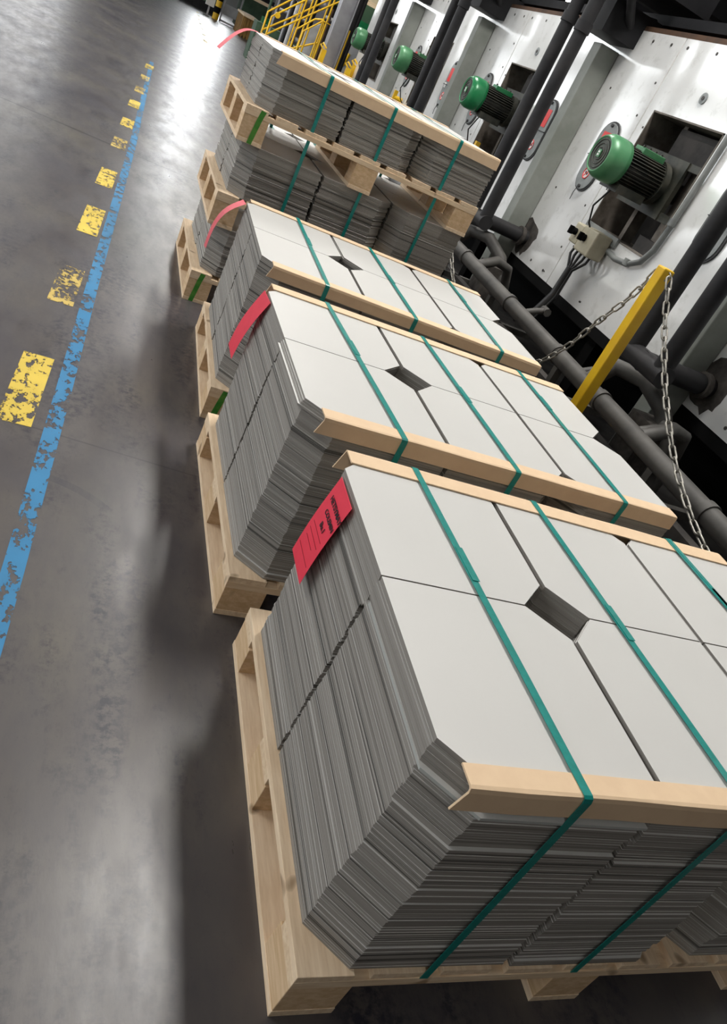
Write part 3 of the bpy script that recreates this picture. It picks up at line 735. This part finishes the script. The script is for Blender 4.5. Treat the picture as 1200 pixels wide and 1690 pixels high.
for y in (6.66, 9.6):
    b = MB(); b.cyl((2.78, y, 1.06), (2.88, y, 1.06), .03, MT['yellow'], 10); b.box((2.76, y - .02, 1.02), (2.8, y + .02, 1.14), MT['yellow'])
    solo(b, 'yellow_valve', 'small yellow valve below the %s green motor' % ('second' if y < 7 else 'third'), 'valve')
b = MB(); b.cyl((XW - .012, 8.28, 1.82), (XW, 8.28, 1.82), .07, new_mat('yellowed_disc', (.42, .38, .20), .6), 20)
solo(b, 'yellow_disc', 'faded yellow round plate on the white panel above the third hatch', 'plate')

# low pipe run and its fittings
t = thing('floor_pipe', 'long dusty grey pipe running low in front of the oven', 'pipe', (2.4, 3.5, .48))
b = MB(); b.cyl((2.4, .7, .47), (2.4, 7.5, .51), .046, MT['pipe2'], 18); b.build('pipe_run', t)
for y in (1.98, 2.9, 3.42, 4.15, 5.0, 5.6):
    b = MB(); z = .47 + (y - .7) * .04 / 6.8; b.cyl((2.4, y - .012, z), (2.4, y + .03, z), .054, MT['pipe2'], 18); b.build('coupling', t)
for y in (2.35, 3.35, 4.4, 5.3):
    b = MB(); b.beam((2.4, y, 0), (2.4, y, .44), .04, .04, MT['pipe2']); b.beam((2.25, y, .28), (2.8, y, .28), .04, .04, MT['pipe2']); b.build('pipe_bracket', t)
for y, z in ((3.2, .5), (4.0, .5), (2.6, .5)):
    b = MB(); b.tube([(2.4, y, .49), (2.5, y, .54), (2.56, y, .56)], .02, MT['pipe2'], 8); b.cyl((2.56, y - .03, .56), (2.56, y + .03, .56), .026, MT['pipe2'], 8); b.build('tap', t)
for y, lab in ((5.15, 'left of the cable bundle'), (2.85, 'behind the hanging chain')):
    b = MB(); b.tube([(2.42, y + .25, .5), (2.52, y + .25, .62), (2.62, y + .12, .64), (2.72, y, .56), (2.78, y - .1, .40), (2.8, y - .12, .1)], .045, MT['pipe2'], 14)
    b.tube([(2.42, y - .3, .5), (2.55, y - .3, .58), (2.68, y - .25, .55), (2.76, y - .2, .4), (2.76, y - .2, 0)], .035, MT['pipe2'], 12)
    b.box((2.62, y - .1, .2), (2.8, y + .08, .5), MT['soot'])
    solo(b, 'hose_manifold', 'sooty bent hoses under the oven ' + lab, 'hose', 'bent hoses under the oven')
b = MB(); b.box((2.02, .5, 0), (2.22, 7.6, .10), MT['kerb']); b.box((2.02, .5, .10), (2.06, 7.6, .14), MT['kerb']); b.box((2.5, .5, 0), (2.56, 7.6, .3), MT['recess_dark'])
solo(b, 'concrete_kerb', 'dusty dark kerb along the floor between the pallets and the low pipe', 'kerb')
b = MB(); b.box((2.22, .5, 0), (4.8, 12.6, .02), MT['kerb']); struct('shaded_floor_slab', b)  # thin dark slab colours in the shade on the oven-side floor

# yellow post and chains
def post(y, label):
    t = thing('barrier_post', label, 'post', (2.15, y, .10), 'yellow barrier posts')
    b = MB(); b.beam((2.15, y, .10), (2.15, y, 1.165), .056, .056, MT['yellow']); b.build('post_tube', t, bevel=.006)
    b = MB(); b.box((2.09, y - .06, .10), (2.21, y + .06, .112), MT['yellow']); b.build('base_plate', t)
    b = MB(); b.tube([(2.15, y - .03, 1.12), (2.15, y - .045, 1.13), (2.15, y - .045, 1.15), (2.15, y - .03, 1.155)], .004, MT['chain'], 6); b.build('chain_hook', t)
post(2.72, 'yellow square barrier post standing right of the stacks, chains on both sides')
def link_mesh():
    b = MB(); pts = []; L2, W2 = .021, .011; n = 6
    for i in range(n + 1): a = -PI / 2 + PI * i / n; pts.append((L2 + math.cos(a) * W2, math.sin(a) * W2, 0))
    for i in range(n + 1): a = PI / 2 + PI * i / n; pts.append((-L2 + math.cos(a) * W2, math.sin(a) * W2, 0))
    b.tube(pts, .0042, MT['chain'], 6, closed=True)
    me = bpy.data.meshes.new('link'); me.from_pydata(b.v, [], b.f); me.materials.append(MT['chain'])
    me.polygons.foreach_set('use_smooth', [True] * len(b.f)); return me
LK = link_mesh()
def chain(x, pts, label):
    """pts (y,z) sag curve; hangs in the vertical plane x"""
    P = [Vector((x, y, z)) for y, z in pts]
    # resample evenly
    dense = []
    for i in range(len(P) - 1):
        p0 = P[max(i - 1, 0)]; p1 = P[i]; p2 = P[i + 1]; p3 = P[min(i + 2, len(P) - 1)]
        for s in range(20):
            t_ = s / 20; dense.append(.5 * ((2 * p1) + (p2 - p0) * t_ + (2 * p0 - 5 * p1 + 4 * p2 - p3) * t_ ** 2 + (3 * p1 - p0 - 3 * p2 + p3) * t_ ** 3))
    dense.append(P[-1]); out = [dense[0]]; acc = 0; st = .048
    for a, c in zip(dense, dense[1:]):
        acc += (c - a).length
        if acc >= st: out.append(c); acc = 0
    t = thing('steel_chain', label, 'chain', P[0], 'chains on the yellow post')
    for i in range(len(out) - 1):
        d = (out[i + 1] - out[i]).normalized(); mid = (out[i] + out[i + 1]) / 2
        o = bpy.data.objects.new('chain_link', LK); C.objects.link(o); o.parent = t
        side = Vector((1, 0, 0)); nrm = d.cross(side).normalized()
        if i % 2: side, nrm = nrm, -side
        rt = Matrix((d, side, nrm)).transposed()
        o.matrix_local = Matrix.Translation(mid - t.location) @ rt.to_4x4() @ Matrix.Rotation(.35, 4, 'X')
chain(2.15, [(2.675, 1.14), (2.54, .99), (2.36, .83), (2.21, .72), (2.03, .61), (1.81, .515), (1.60, .46), (1.40, .44), (1.2, .46), (1.0, .515), (.78, .61), (.58, .74), (.40, .88), (.2, 1.08)], 'galvanised chain sagging from the yellow post towards the camera')
chain(2.15, [(2.765, 1.14), (2.83, .98), (2.93, .82), (3.04, .63), (3.2, .46), (3.45, .33), (3.75, .27), (4.05, .28), (4.35, .35), (4.6, .46), (4.78, .58), (5.0, .82), (5.15, 1.1)], 'dark chain sagging from the yellow post back towards the rear stack')

# dark services above the oven
b = MB(); b.box((3.0, 1.5, 2.33), (3.05, 12.7, 2.36), MT['duct']); b.box((3.0, 1.5, 2.30), (3.5, 12.7, 2.33), MT['duct']); 
solo(b, 'cable_tray', 'dark steel cable tray running above the white oven panels', 'cable tray')
for k, lab in ((-1, 'at the top right corner'), (0, 'over the nearest column'), (1, 'over the second column'), (2, 'over the third column')):
    y0 = 5.35 + k * PIT
    t = thing('service_duct', 'black tangle of ducts and fittings above the oven ' + lab, 'duct', (2.8, y0, 2.2), 'ducts above the oven')
    b = MB(); b.box((2.62, y0 - .12, 2.10), (3.2, y0 + .22, 2.3), MT['duct']); b.box((2.5, y0 - .26, 2.42), (3.2, y0 + .3, 2.8), MT['duct']); b.build('duct_box', t)
    b = MB(); b.tube([(2.5, y0 + .35, 2.5), (2.7, y0 + .30, 2.35), (2.9, y0 + .1, 2.28), (3.1, y0 - .1, 2.3)], .04, MT['pipe'], 10)
    b.tube([(2.55, y0 - .3, 2.6), (2.66, y0 - .22, 2.3), (2.8, y0 - .1, 2.2)], .03, MT['pipe'], 10); b.build('duct_pipe', t)
    b = MB(); b.box((2.66, y0 - .02, 2.19), (2.74, y0 + .02, 2.25), MT['rust']); b.cyl((2.6, y0 + .1, 2.3), (2.6, y0 + .1, 2.4), .03, MT['dgreen'], 10); b.build('fitting', t)
b = MB()
for y in range(2, 22, 3): b.box((3.2, y, 3.1), (9, y + .2, 3.4), MT['duct'])
b.box((3.2, 1, 3.1), (3.4, 22, 3.5), MT['duct'])
solo(b, 'roof_truss', 'dark steel framework above and behind the oven', 'framework')

# ------------------------------------------------------------------ background machinery
def rod(b, p, q, r=.022, mat='yellow'): b.cyl(p, q, r, MT[mat], 8)
# striped bollard
x, y = 2.03, 32.0
t = thing('striped_bollard', 'yellow and black striped bollard at the far end of the aisle', 'bollard', (x, y, 0))
for i in range(6):
    b = MB(); b.cyl((x, y, i * .2), (x, y, i * .2 + .2), .11, MT['yellow' if i % 2 == 0 else 'black'], 16); b.build('stripe_band', t)
b = MB(); b.box((x - .42, y + .3, .3), (x - .12, y + .6, .65), MT['sign_white']); b.box((x - .3, y + .42, 0), (x - .24, y + .48, .3), MT['steel']); solo(b, 'white_box', 'small white box on a leg left of the striped bollard', 'box')
b = MB(); b.box((-1.5, 34.6, .1), (2.2, 36.5, 1.1), MT['dgreen']); b.box((-1.5, 34.4, 0), (2.2, 34.6, .3), MT['duct']); b.box((-1.5, 34.6, 1.1), (2.2, 36.5, 1.2), MT['duct'])
solo(b, 'machine_bed', 'low dark green machine at the far left behind the bollard', 'machine')
t = thing('machine_guard', 'grey framed guard panel right of the striped bollard', 'guard', (2.4, 32.6, 0))
b = MB()
for xx in (2.22, 2.80): b.box((xx, 32.6, 0), (xx + .05, 32.65, 2.4), MT['steel'])
b.box((2.22, 32.6, 0), (2.85, 32.64, .06), MT['steel']); b.box((2.22, 32.6, 2.34), (2.85, 32.64, 2.4), MT['steel']); b.build('guard_frame', t)
b = MB(); b.box((2.28, 32.62, .25), (2.78, 32.64, .6), MT['lgrey']); b.build('kick_plate', t)
x, y = 2.72, 29.0
t = thing('wooden_crate', 'brown slatted crate with a pale lid in front of the green machine', 'crate', (x, y, 0))
b = MB(); b.box((x, y + .02, .05), (x + .42, y + 2.6, .60), MT['brown']); b.build('crate_body', t)
for i in range(4):
    b = MB(); b.box((x + .01 + i * .105, y - .02, 0), (x + .08 + i * .105, y + .02, .60), MT['brown']); b.build('slat', t)
for i in range(6):
    b = MB(); b.box((x - .03, y + .1 + i * .42, 0), (x, y + .38 + i * .42, .60), MT['brown']); b.build('slat', t)
b = MB(); b.box((x - .06, y - .08, .60), (x + .50, y + 2.65, .66), MT['woody']); b.build('lid', t)
t = thing('green_press', 'large green machine behind the crate and the yellow railings', 'machine', (4.5, 31, 0))
b = MB(); b.box((3.0, 34.0, 0), (10.5, 36.5, 1.15), MT['dgreen']); b.build('machine_body', t)
b = MB(); b.box((2.9, 33.8, 1.15), (10.5, 36.6, 1.35), MT['duct']); b.build('top_rail', t)
b = MB(); b.box((2.5, 31.6, 1.12), (8.5, 31.7, 1.22), MT['woodx']); b.box((2.6, 31.7, 1.0), (2.7, 33.9, 1.2), MT['duct']); b.build('walkway_board', t)
b = MB(); b.box((3.05, 27.0, 0), (3.4, 27.5, .88), MT['motor_green2']); b.build('side_post', t)
b = MB(); b.box((3.6, 27.2, 0), (5.6, 28.6, .8), MT['dgreen']); b.box((3.6, 27.1, .8), (5.6, 28.6, .9), MT['duct']); b.build('base_unit', t)
b = MB(); b.box((3.0, 33.0, 1.6), (10, 34.4, 4.4), MT['black']); b.build('hood', t)
# yellow railings and stairs
def pipe_run(b, pts, r=.017, mat='yellow'): b.tube(pts, r, MT[mat], 8)
t = thing('yellow_railing', 'double yellow tubular railing climbing behind the rear stack', 'railing', (2.0, 16, 0))
for Y, P in ((16.4, [(1.90, 0), (1.90, 1.18), (1.94, 1.22), (2.6, 1.93), (3.1, 2.45)]), (16.0, [(1.94, 0), (1.94, 1.14), (1.98, 1.18), (2.6, 1.83), (3.1, 2.35)]),
             (16.4, [(1.90, .86), (2.31, 1.25), (3.1, 2.05)]), (16.0, [(1.94, .83), (2.22, 1.11), (3.1, 1.97)])):
    b = MB(); pipe_run(b, [(x, Y, z) for x, z in P]); b.build('handrail', t)
for x, z in ((2.43, 1.66), (2.60, 1.84), (2.90, 2.14)):
    for Y in (16.0, 16.4):
        b = MB(); pipe_run(b, [(x, Y, 0), (x, Y, z)]); b.build('rail_post', t)
b = MB()
b.cyl((2.02, 15.95, 1.20), (2.02, 15.9, 1.20), .05, MT['yellow'], 12); b.build('yellow_cap', t)
t = thing('platform_stairs', 'low grey platform with boxed yellow handrails left of the steel column', 'stairs', (2.4, 14.4, 0))
for P in ([(2.20, 14.5, 0), (2.20, 14.5, 1.16), (2.43, 14.5, 1.42), (2.56, 14.5, 1.47), (2.60, 14.5, 1.40), (2.60, 14.5, 0)], [(2.28, 14.3, 0), (2.28, 14.3, 1.18), (2.53, 14.3, 1.45), (2.80, 14.3, 1.45), (2.80, 14.3, 0)],
          [(2.36, 14.3, 0), (2.36, 14.3, 1.25)], [(2.53, 14.3, 0), (2.53, 14.3, 1.45)], [(2.20, 14.5, .85), (2.60, 14.5, 1.12)]):
    b = MB(); pipe_run(b, P, .015); b.build('handrail', t)
b = MB(); pl = [(2.40, 0), (2.66, 0), (2.66, 1.22), (2.60, 1.40), (2.50, 1.32), (2.40, 1.22)]; n = len(pl)
b.add([(x, 14.75, z) for x, z in pl] + [(x, 14.82, z) for x, z in pl], [tuple(range(n)), tuple(range(n, 2 * n))[::-1]] + [(i, n + i, n + (i + 1) % n, (i + 1) % n) for i in range(n)], MT['lgrey']); b.build('side_panel', t)
for i in range(4):
    b = MB(); b.box((2.22, 14.0 + i * .2, .2 + i * .2), (2.58, 14.2 + i * .2, .24 + i * .2), MT['lgrey']); b.build('step', t)
b = MB(); b.box((2.62, 14.0, .9), (2.76, 14.2, 1.2), MT['black']); b.box((2.66, 14.05, 0), (2.72, 14.15, .9), MT['black']); solo(b, 'control_cabinet', 'small black cabinet on a stand beside the boxed handrails', 'cabinet')
# assorted fittings around the platform
t = thing('valve_station', 'cluttered valve station with silver pipes behind the yellow railings', 'machine', (3, 19, 0))
random.seed(3)
for i in range(30):
    x = random.uniform(2.3, 4.3); y = random.uniform(18.5, 20.4); z = random.uniform(.7, 2.3)
    b = MB(); mt = MT[random.choice(['steel', 'steel', 'lgrey', 'dgreen', 'duct', 'rust', 'sign_white', 'steel', 'black'])]
    if i % 2: b.cyl((x, y, 0), (x, y, z + .4), random.uniform(.02, .07), mt, 10)
    else: b.cyl((x - .3, y, z), (x + .3, y, z + random.uniform(-.1, .1)), random.uniform(.03, .09), mt, 10)
    b.build('silver_pipe', t)
b = MB(); b.box((2.25, 20.8, 0), (6.0, 21.6, .85), MT['dgreen']); b.build('base_unit', t)
b = MB(); b.box((3.2, 19.5, 0), (3.45, 19.7, 3.4), MT['steel']); b.box((3.9, 20.5, 0), (4.1, 20.7, 3.4), MT['rust']); b.build('upright', t)
b = MB(); b.box((3.0, 24, 0), (9.0, 25, 3.2), MT['recess_dark']); b.box((2.9, 23.8, 2.0), (9, 24, 2.15), MT['dgreen']); solo(b, 'dark_cabinet', 'tall black machine housing behind the silver pipes', 'machine')
# steel column
b = MB(); y = 13.0
b.box((2.47, y, 0), (2.485, y + .24, 4.5), MT['steel']); b.box((2.47, y + .11, 0), (2.70, y + .13, 4.5), MT['steel']); b.box((2.69, y, 0), (2.705, y + .24, 4.5), MT['steel'])
solo(b, 'steel_stanchion', 'tall grey steel H column behind the far end of the rear stack', 'column')
b = MB(); b.cyl((2.80, 13.3, 0), (2.80, 13.3, 3.6), .045, MT['pipe'], 12); b.cyl((2.88, 13.4, 0), (2.88, 13.4, 3.6), .03, MT['pipe'], 12)
b.box((2.77, 13.24, .9), (2.79, 13.26, 1.5), MT['yellow'])
solo(b, 'riser_pipe', 'pair of black pipes right beside the tall grey steel column', 'pipe')
t = thing('green_pump', 'dark green pump unit with a blue indicator right of the steel column', 'pump', (3.0, 14.2, 0))
b = MB(); b.box((3.02, 14.1, .0), (3.6, 15.2, 1.45), MT['lgrey']); b.build('pump_base', t)
b = MB(); b.box((3.03, 14.2, 1.55), (3.40, 14.6, 1.72), MT['motor_green2']); b.box((3.0, 14.7, 1.70), (3.9, 15.4, 1.98), MT['dgreen']); b.build('pump_body', t)
b = MB(); b.cyl((3.05, 14.19, 1.62), (3.05, 14.17, 1.62), .018, MT['led'], 10); b.build('indicator_light', t, label='lit blue indicator')
b = MB(); b.box((3.1, 14.8, 2.05), (3.9, 15.4, 2.5), MT['box']); b.box((3.05, 14.75, 1.98), (3.9, 15.4, 2.05), MT['woodx']); b.build('motor_hood', t)
b = MB(); b.cyl((3.08, 14.15, 1.1), (3.12, 14.15, 1.5), .025, MT['steel'], 8); b.cyl((3.05, 14.1, 1.0), (3.08, 14.1, 1.2), .03, MT['yellow'], 8); b.build('hose_fitting', t)
for i, (x, y, z) in enumerate(((2.36, 12.6, 1.12), (2.76, 12.4, 1.05), (2.86, 12.5, 1.12))):
    b = MB(); b.box((x, y, 0), (x + .07, y + .1, z), MT['yellow']); b.tube([(x, y, z), (x - .05, y, z + .04), (x - .02, y, z + .07), (x + .05, y, z + .02)], .014, MT['yellow'], 8)
    solo(b, 'yellow_stand', ('yellow metal stand left of the foot of the steel column', 'yellow hooked stand just right of the black pipes by the steel column', 'narrow yellow stand closest to the oven end')[i], 'stand')
